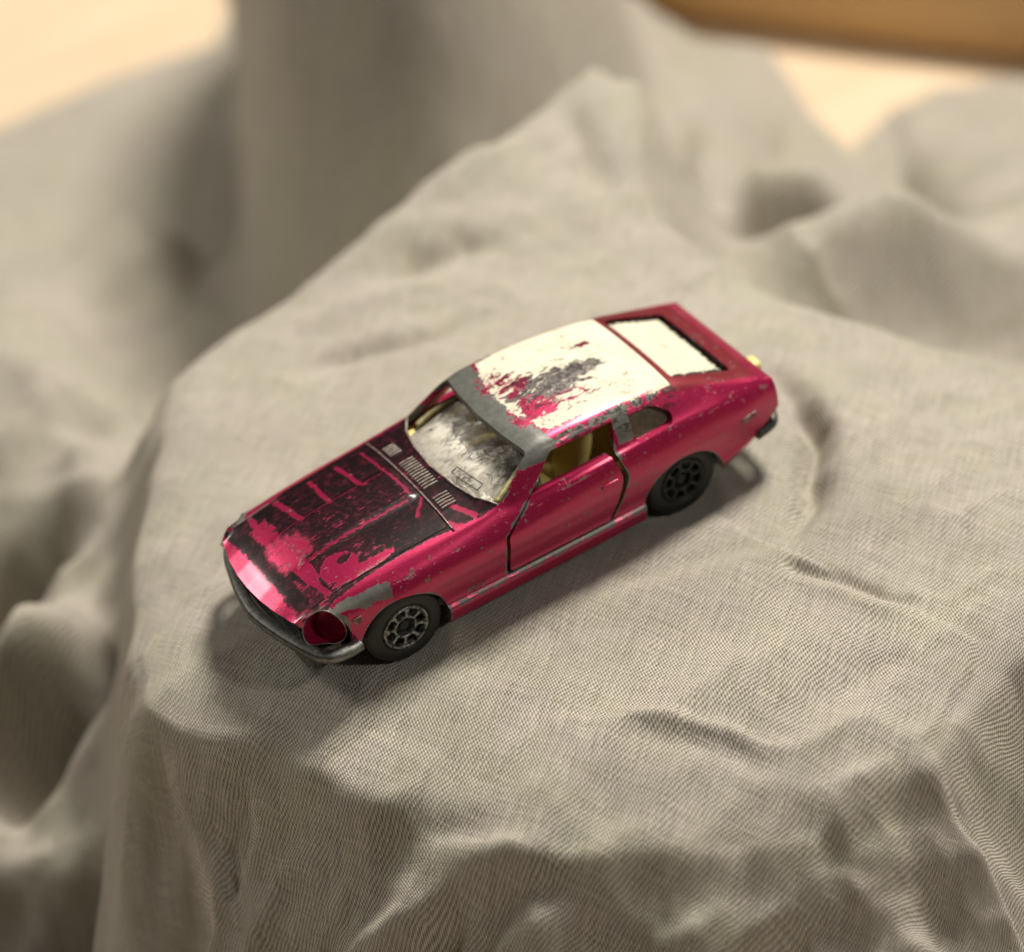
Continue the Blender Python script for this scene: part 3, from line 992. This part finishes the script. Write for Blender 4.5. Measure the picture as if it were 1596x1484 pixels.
# wheels
def make_wheel():
    w = empty('wheel', (0, 0, 0), car)
    R0 = 5.55
    prof = [(-4.6, 3.1), (-4.6, 4.7), (-4.3, 5.2), (-3.7, R0 - .05), (-2.4, R0), (-1.0, R0 - .02), (-.45, R0 - .25), (-.12, R0 - .75), (0, R0 - 1.4), (-.02, 3.75), (-.12, 3.45), (-.5, 3.3), (-.7, 3.2)]
    V, F = lathe(prof, 64); link('tyre', V, F, RUBBER, w)
    V, F = lathe([(-.7, 3.32), (-.15, 3.32), (.02, 3.2), (.06, 3.02), (-.06, 2.86), (-.35, 2.8), (-.6, 2.7)], 56); link('rim', V, F, RIMM, w)
    V, F = lathe([(-1.0, 0.0), (-1.0, 1.2), (-.95, 2.0), (-.8, 3.3)], 40); link('hub', V, F, HUBM, w)
    V, F = lathe([(-1.0, 1.78), (-.28, 1.72), (-.12, 1.6), (-.14, 1.42), (-.4, 1.32), (-1.0, 1.3)], 40); link('rim', V, F, RIMM, w)
    V, F = lathe([(-1.0, .75), (-.55, .70), (-.5, .55), (-.62, .2), (-.65, 0.01)], 24); link('axle_end', V, F, HUBM, w)
    for k in range(8):
        an = 2 * math.pi * k / 8 + .2
        V, F = [], []
        for r, hw, h in ((1.62, .20, -.18), (2.15, .17, -.14), (2.5, .26, -.12), (2.86, .52, -.16)):
            for q in (-1, 1):
                for dz in (0, -.4): V.append((r, q, hw, h + dz))
        VV = []
        for r, q, hw, h in V:
            cx, cz = r * math.cos(an) - q * hw * math.sin(an), r * math.sin(an) + q * hw * math.cos(an)
            VV.append((cx, h, cz))
        F = []
        for i in range(3):
            a = i * 4
            F += [[a, a + 2, a + 6, a + 4], [a + 1, a + 5, a + 7, a + 3], [a, a + 4, a + 5, a + 1], [a + 2, a + 3, a + 7, a + 6]]
        F += [[0, 1, 3, 2], [12, 14, 15, 13]]
        o = link('spoke', VV, F, RIMM, w, smooth=False)
    return w
w0 = make_wheel()
def copy_tree(o, parent):
    c = o.copy(); COL.objects.link(c); c.parent = parent
    for ch in list(o.children):
        d = ch.copy(); COL.objects.link(d); d.parent = c
    return c
spots = [(21.7, 13.35, 5.25, 0), (-21.6, 12.7, 5.25, 0), (21.7, -13.35, 5.25, math.pi), (-21.6, -12.7, 5.25, math.pi)]
for i, (x, y, z, r) in enumerate(spots):
    w = w0 if i == 0 else copy_tree(w0, car)
    w.location = (x * S, y * S, z * S)
    w.rotation_euler = (0, .3 * i, r)
    if x < 0:
        for ch in w.children:
            if ch.name.split('.')[0] in ('rim', 'spoke'):
                ch.material_slots[0].link = 'OBJECT'; ch.material_slots[0].material = RIMD

# ------------------------------------------------------------------ the cloth
FRONT_FOLDS = [
   ([(-40.6, -51.3), (-22.9, -52.6), (-6.4, -53.1), (1.5, -52.0), (8.6, -52.4)], 3.00, 2.4),
   ([(-38.1, -53.6), (-21.4, -55.1), (-5.7, -55.5), (2.1, -54.3), (9.1, -54.8)], -3.00, 2.6),
   ([(-44.9, -46.7), (-31.4, -47.7), (-22.8, -49.9), (-17.7, -46.2)], -2.70, 3.0),
   ([(-36.9, -33.6), (-35.9, -37.6), (-38.0, -40.5)], -2.70, 1.8),
   ([(-34.9, -33.0), (-33.8, -36.0), (-34.4, -38.5)], -2.25, 1.3),
   ([(5.0, -58.1), (12.4, -60.8), (18.2, -62.7)], -3.30, 3.6),
   ([(15.7, -58.8), (22.9, -61.6), (29.5, -62.7)], 1.80, 3.0),
   ([(23.5, -62.3), (31.3, -59.8), (38.4, -56.3)], -2.40, 1.7),
   ([(20.7, -61.6), (30.0, -58.6), (37.1, -55.1)], 1.50, 2.2),
   ([(39.1, -62.9), (46.2, -60.0), (55.8, -55.6)], 2.40, 2.0),
   ([(38.2, -64.1), (47.4, -62.1), (58.6, -57.2)], -2.40, 2.0),
   ([(21.5, -52.8), (32.2, -52.1), (46.9, -48.4)], -1.80, 4.0),
   ([(37.3, -50.2), (41.8, -46.7), (47.1, -42.7)], 1.50, 2.2),
   ([(47.1, -49.4), (50.1, -52.4), (55.3, -53.4)], -2.10, 2.6),
   ([(-17.7, -46.0), (-10.9, -45.9), (-1.4, -48.5)], -1.80, 2.5),
   ([(11.6, -53.6), (17.5, -56.5), (19.3, -60.5)], -1.95, 2.6),
   ([(-6.7, -58.4), (1.2, -57.7), (5.9, -56.7)], 1.95, 3.0),
]

# <cloth-fn>
RIGHT = np.array([-.8434, .5373]); FWD = np.array([-.5373, -.8434])
PLAT = [(-48.5, -16.5), (-50.8, 12.7), (-48.6, 46), (-42.4, 57), (-28.4, 70.8), (-11.2, 89.4), (1.6, 105.4), (12.7, 119.5), (20, 113), (21.5, 91.5), (25, 74.8), (34.1, 62.7), (44.4, 50.4), (60.0, 38.8), (80.8, 30.3), (95, 0), (61.4, -27.0), (51.5, -42.6), (39.6, -49.7), (20.8, -51.8), (4.1, -51.2), (-10.6, -45.6), (-23.7, -36.7), (-36.7, -28.6), (-45.1, -23.0)]
SKIRT = [(-48.0, -14.0), (-45.5, -23.8), (-42.4, -31.7), (-40.3, -38.0), (-40.5, -41.5), (-52.3, -45.8), (-75.3, -52.2), (-90, -160), (150, -160), (110, -72), (72.7, -58.6), (62.2, -52.0), (55.3, -46.8), (51.0, -40.9), (59.6, -25), (0, 20)]


def poly_sd(a, b, P):
    P = np.asarray(P, float); d = np.full(a.shape, 1e18); ins = np.zeros(a.shape, bool)
    for i in range(len(P)):
        x0, y0 = P[i]; x1, y1 = P[(i + 1) % len(P)]
        ex, ey = x1 - x0, y1 - y0
        t = np.clip(((a - x0) * ex + (b - y0) * ey) / (ex * ex + ey * ey), 0, 1)
        d = np.minimum(d, (a - x0 - t * ex) ** 2 + (b - y0 - t * ey) ** 2)
        ins ^= ((y0 > b) != (y1 > b)) & (a < (x1 - x0) * (b - y0) / (y1 - y0 + 1e-12) + x0)
    d = np.sqrt(d)
    return np.where(ins, -d, d)


RNG = np.random.RandomState(11)
NT = RNG.rand(64, 64)
def vnoise(x, y):
    xi = np.floor(x).astype(int); yi = np.floor(y).astype(int)
    fx = x - xi; fy = y - yi
    fx = fx**3 * (fx * (6 * fx - 15) + 10); fy = fy**3 * (fy * (6 * fy - 15) + 10)
    g = lambda i, j: NT[i % 64, j % 64]
    return (g(xi, yi) * (1 - fx) + g(xi + 1, yi) * fx) * (1 - fy) + (g(xi, yi + 1) * (1 - fx) + g(xi + 1, yi + 1) * fx) * fy - .5


def path_dist(a, b, P):
    P = np.asarray(P, float); d = np.full(a.shape, 1e18); tt = np.zeros(a.shape)
    for i in range(len(P) - 1):
        e = P[i + 1] - P[i]
        t = np.clip(((a - P[i][0]) * e[0] + (b - P[i][1]) * e[1]) / (e @ e), 0, 1)
        dx = a - P[i][0] - t * e[0]; dy = b - P[i][1] - t * e[1]
        q = dx * dx + dy * dy; m = q < d
        d = np.where(m, q, d); tt = np.where(m, (i + t) / (len(P) - 1), tt)
    return np.sqrt(d), tt


FOLDS = [  # path in (right, away) mm, height, half width
    ([(36.5, 34), (41.0, 26), (43.5, 17), (42.0, 9), (41.5, 1), (37.0, -8)], -4.6, 1.9),
    ([(40.0, 37), (45.5, 27), (48.0, 16), (47.2, 5), (44, -4)], 1.2, 2.6),
    ([(36.6, -9.6), (38.6, -11.4), (44.2, -13.9), (49.6, -16.9), (55.3, -18.7)], -1.9, 1.0),
    ([(36.0, -13), (43.5, -16.6), (49.0, -19.6), (54.5, -21.5)], .65, 1.5),
    ([(9, -36.5), (16.5, -36.0), (20.5, -36.6), (25.4, -38.2), (32.5, -40.9), (40, -41)], .9, 1.0),
    ([(12, -38.8), (17.5, -38.2), (25.0, -40.4), (31.5, -43.0), (38, -44)], -.5, 1.6),
    ([(14, -14), (18.6, -11.4), (29.7, -7.8), (36, -8)], -.6, 1.6),
    ([(-4, -47), (0.3, -46), (17.5, -38.0), (38.1, -26.8), (50, -22)], 1.1, 6.0),
    ([(-10, -22), (2, -23), (16, -17)], -.7, 3.5),
    ([(-33, 40), (-22, 44.5), (-10, 47.5), (0, 53)], -3.0, 2.4),
    ([(-43.0, 49), (-30, 55), (-15, 60), (-2.1, 64)], 1.6, 4.0),
    ([(-20, 62), (-14, 68), (-7, 72), (2, 70)], -3.6, 3.0),
    ([(9, 112), (11, 100), (14, 88), (18, 76)], -3.0, 4.0),
    ([(-32, 62), (-18, 76), (-4, 92), (6, 104)], 3.0, 5.0),
    ([(40, -38), (46, -30), (56, -26)], -.9, 2.2),
    ([(30, -48), (40, -40), (47, -33)], .8, 2.6),
] + FRONT_FOLDS


def smax(p, q, k=2.5):
    return np.maximum(p, q) + np.maximum(k - np.abs(p - q), 0) ** 2 / (4 * k)


BUMPS = [  # the heap behind: (right, away) centre, radii, turn, height, flatness
    (-23, 214, 39, 84, .05, 108, 7.0), (-92, 104, 22, 40, .25, 22, 2.4), (-66, 196, 8, 26, -.08, -12, 2.2),
     (33, 160, 14, 26, .2, 12, 2.4), (98, 118, 30, 50, .2, 30, 2.1), (49, 98, 26, 34, .1, 20, 3.0),
    (48, 128, 20, 13, .1, 20, 2.6), (46, 110, 10, 7.0, .15, -30, 2.4), (36, 204, 17, 28, .1, 10, 2.4), (-6, 128, 4, 26, -.45, -9, 2.0), (20, 150, 4, 30, -.25, -10, 2.0),
    (-84, 60, 20, 26, .3, 14, 2.2), (-66, 96, 7, 34, .45, -14, 2.2), (74, 62, 26, 12, .25, 11, 2.2), (-78, 16, 20, 8, .7, 16, 2.2),
    (-96, 0, 16, 12, .2, 18, 2.2), (-88, 36, 16, 5, .5, -18, 2.4), (-74, 12, 14, 4.5, .6, -20, 2.4), (-62, 24, 6, 16, .1, -16, 2.4), (-66, -14, 14, 5, .5, -18, 2.4), (62, 168, 11, 34, .05, -26, 2.4), (-106, 200, 20, 50, -.3, -16, 2.4), (62, 90, 16, 9, .4, 12, 2.2), (-110, 170, 30, 24, .3, 14, 2.4)]


def ridge(x, y):
    """sharp-crested folds between rounded hollows"""
    return .5 - np.sqrt((vnoise(x, y) * 2.2) ** 2 + .005)


def cloth_h(a, b, fine=True):
    wa = a + 4 * vnoise(a * .05 + 3, b * .05) + 1.8 * vnoise(a * .17, b * .17 + 9)
    wb = b + 4 * vnoise(a * .05 + 21, b * .05 + 5) + 1.8 * vnoise(a * .17 + 31, b * .17)
    sd = poly_sd(wa, wb, PLAT)
    s_ = np.maximum(sd, 0)
    lo = np.clip((-a - 40) / 12, 0, 1) * np.clip((95 - b) / 60, 0, 1)
    far = np.clip((b - 92) / 45, 0, 1)
    core = -(46 + 28 * np.maximum(lo * .6, far) + 12 * np.clip((b - 150) / 40, 0, 1)) * (1 - np.exp(-(s_ / (12.5 + 6 * lo)) ** 1.5))
    # the falling front: a slope of its own, cut off steeply left and right
    sk = poly_sd(a + 1.8 * vnoise(a * .17, b * .17 + 9), b, SKIRT)
    skirt = -(np.sqrt((1.95 * s_) ** 2 + 9) - 3) - 78 * (1 - np.exp(-(np.maximum(sk, 0) / 8.0) ** 1.6))
    h = smax(core, skirt)
    front = np.clip(-sk / 4 + .5, 0, 1)
    h -= 3.2 * np.exp(-np.maximum(-sd, 0) / 7.0)
    rad = np.hypot(a * .8, b - 4)
    h -= .0009 * np.minimum(rad, 60) ** 2 - .10 * np.maximum(b - 66, 0)
    h += 1.5 * vnoise(a * .03, b * .03 + 2) * np.clip(rad / 40, .15, 2.0)
    h += .6 * vnoise(a * .09 + 7, b * .09) * np.clip(rad / 30, .3, 1.6)
    # creases, finer and sharper towards the rim of the plateau
    amp = np.clip((rad - 16) / 34, .06, 1)
    ux = a * .8 + b * .6 + 3 * vnoise(a * .06, b * .06 + 50); uy = b * .8 - a * .6 + 3 * vnoise(a * .06 + 50, b * .06)
    h += amp * 1.5 * ridge(ux * .035 + 2, uy * .085 + 6) + amp * .55 * ridge(ux * .10 + 12, uy * .17 + 3) + amp * .22 * vnoise(a * .45, b * .45)
    fall = np.clip((sd + 1) / 8, 0, 1) * front * (b < 40)
    h += fall * (2.5 * ridge(a * .05 + b * .05 + 40, b * .12 - a * .05 + 3) + 1.5 * ridge(a * .12 + b * .1 + 8, b * .22 - a * .12) + .5 * ridge(a * .25 + 4, b * .42 - a * .2))
    h += np.clip((sd + 10) / 16, 0, 1) * front * .8 * vnoise(a * .16 + b * .1 + 11, b * .24 - a * .12)
    if fine:
        for P, H, W in FOLDS:
            d, t = path_dist(a + .9 * vnoise(a * .25, b * .25), b + .9 * vnoise(a * .25 + 5, b * .25 + 5), P)
            env = np.clip(np.minimum(t, 1 - t) * 3.2, 0, 1) ** 1.1
            h += H * env * np.exp(-(np.sqrt((d / W) ** 2 + .04) - .2) ** 1.5 * 1.3)
    back = np.clip((s_ - 2) / 22, 0, 1) * (1 - front)
    for (ca, cb, ra, rb, rot, H, e) in BUMPS:
        c, s = math.cos(rot), math.sin(rot)
        x = (a - ca) * c + (b - cb) * s; y = -(a - ca) * s + (b - cb) * c
        r = np.sqrt((x / ra) ** 2 + (y / rb) ** 2)
        h += back * H * np.exp(-r ** e)
    h += back * lo * (-4 + np.clip((b - 12) * .55, -14, 22) + 14 * vnoise(a * .045 + 5, b * .05 + 17) + 13 * ridge(a * .05 + b * .02 + 3, b * .05 + 27 - a * .02))
    h += back * (7 * vnoise(a * .022 + 2, b * .022 + 8) + 8 * ridge(a * .020 + b * .010 + 12, b * .014 + 3) + 4.0 * ridge(a * .045 + b * .02 + 31, b * .018 + 9) + 1.2 * vnoise(a * .14 + 1, b * .14 + 33))
    return h
# </cloth-fn>

aa = np.concatenate([np.arange(-170, -70, 1.0), np.arange(-70, 80, .5), np.arange(80, 172, 1.0)])
bb = np.concatenate([np.arange(-115, -80, 1.0), np.arange(-80, 85, .5), np.arange(85, 330, 1.6)])
A_, B_ = np.meshgrid(aa, bb, indexing='ij')
HH = cloth_h(A_, B_)
TABLE_Z = -75.0
HH = np.maximum(HH, TABLE_Z + .8 + .0 * HH)
# the cloth lies flat under the car, and the tyres press small dents into it
cx, cy = A_ * RIGHT[0] + B_ * FWD[0], A_ * RIGHT[1] + B_ * FWD[1]
foot = np.clip(1 - np.maximum(np.abs(cx) / 40, np.abs(cy) / 19), 0, .35) / .35
HH = HH * (1 - foot) + foot * (.25 + .25 * (HH - HH.mean()) * 0)
HH += foot * .5 * vnoise(A_ * .2 + 5, B_ * .2)
for x, y, z, r in spots:
    yc = y - math.copysign(2.3, y)
    q = np.hypot((cx - x) / 4.2, (cy - yc) / 4.6)
    w = np.exp(-q ** 3)
    HH = HH * (1 - w) + w * (-.33)
    HH += .35 * np.exp(-((q - 1.5) / .35) ** 2) * (1 + vnoise(cx * .5, cy * .5))
# arc-length coordinates so the weave is not stretched on the slopes
def blur(Z, n):
    for ax in (0, 1):
        for _ in range(3):
            P = np.concatenate([np.repeat(np.take(Z, [0], ax), n, ax), Z, np.repeat(np.take(Z, [-1], ax), n + 1, ax)], ax)
            c = np.cumsum(P, ax); L = Z.shape[ax]
            Z = (np.take(c, np.arange(2 * n + 1, 2 * n + 1 + L), ax) - np.take(c, np.arange(0, L), ax)) / (2 * n + 1)
    return Z
HS = blur(HH, 11)
lim = lambda d, g: np.clip(d, -1.6 * g, 1.6 * g)
du = np.sqrt(np.diff(A_, axis=0) ** 2 + lim(np.diff(HS, axis=0), np.diff(A_, axis=0)) ** 2); U = np.vstack([np.zeros((1, len(bb))), np.cumsum(du, 0)])
ia = np.argmin(np.abs(aa)); U -= U[ia][None]
dv = np.sqrt(np.diff(B_, axis=1) ** 2 + lim(np.diff(HS, axis=1), np.diff(B_, axis=1)) ** 2); Vv = np.hstack([np.zeros((len(aa), 1)), np.cumsum(dv, 1)])
ib = np.argmin(np.abs(bb)); Vv -= Vv[:, ib][:, None]
X = A_ * RIGHT[0] + B_ * FWD[0]; Y = A_ * RIGHT[1] + B_ * FWD[1]
V = np.stack([X, Y, HH], 2).reshape(-1, 3)
EDGE = [(-175, 215), (-135, 228), (-121, 236), (-101, 251), (-76, 263), (-73, 330), (15, 330), (20, 255), (34, 238), (50, 232), (57, 210), (64, 193), (72, 204), (84, 214), (104, 216), (175, 214), (175, -125), (-175, -125)]
F = grid_faces(len(aa), len(bb))
ca = (A_[:-1, :-1] + .3).ravel(); cb = (B_[:-1, :-1] + .4).ravel()
F = F[poly_sd(ca, cb, EDGE) < 0]
me = bpy.data.meshes.new('cloth')
me.vertices.add(len(V)); me.vertices.foreach_set('co', (V * S).ravel())
me.loops.add(F.size); me.loops.foreach_set('vertex_index', F.ravel().astype(np.int32))
me.polygons.add(len(F)); me.polygons.foreach_set('loop_start', np.arange(0, F.size, 4, dtype=np.int32))
me.update()
uv = me.uv_layers.new(name='weave')
W_ = np.stack([U.ravel(), Vv.ravel()], 1) * S
uv.data.foreach_set('uv', W_[F.ravel()].ravel())
bm = bmesh.new(); bm.from_mesh(me)
bmesh.ops.delete(bm, geom=[v for v in bm.verts if not v.link_faces], context='VERTS')
bm.normal_update()
if sum(f.normal.z for f in list(bm.faces)[:500]) < 0: bmesh.ops.reverse_faces(bm, faces=bm.faces)
for f in bm.faces: f.smooth = True
bm.to_mesh(me); bm.free()
me.materials.append(cloth_material())
cloth = bpy.data.objects.new('cloth', me); COL.objects.link(cloth)
cloth['label'] = 'crumpled beige-grey woven linen cloth heaped under the toy car'
cloth['category'] = 'cloth'

# ------------------------------------------------------------------ table and the wooden board behind
def wood(name, c1, c2):
    m = Mat(name); v, x, y, z = m.xyz()
    g = m.noise(m.vec(x * .010, y * .12, z * .12), 1.0, 5, .6, .5)
    m.set('Base Color', m.mix(g.step(.3, .7), c1, c2)); m.set('Roughness', .45)
    return m.m
T = TABLE_Z
V, F = prism([(-900, -900), (900, -900), (900, 900), (-900, 900)], 2, T - 20, T)
tb = link('table_top', V, F, wood('pale_table_wood', (.74, .58, .40), (.80, .65, .47)), smooth=False)
tb['kind'] = 'structure'
def world(a, b): return np.array([a * RIGHT[0] + b * FWD[0], a * RIGHT[1] + b * FWD[1]])
p0, p1 = world(17.8, 258.8), world(104.3, 222.1)
ang = math.atan2(*(p1 - p0)[::-1])
ctr = (p0 + p1) / 2
V, F = prism([(-300, 0), (300, 0), (300, 70), (-300, 70)], 2, 0, 22)
wb = link('wooden_board', V, F, wood('honey_brown_wood', (.58, .35, .14), (.68, .44, .20)), smooth=False)
bevel(wb, 2.0, 3)
nrm = np.array([-math.sin(ang), math.cos(ang)])
flip = nrm @ FWD < 0
wb.location = (ctr[0] * S, ctr[1] * S, (T + .1) * S)
wb.rotation_euler = (0, 0, ang + (math.pi if flip else 0))
wb['label'] = 'honey brown wooden board lying on the table behind the cloth'
wb['category'] = 'board'
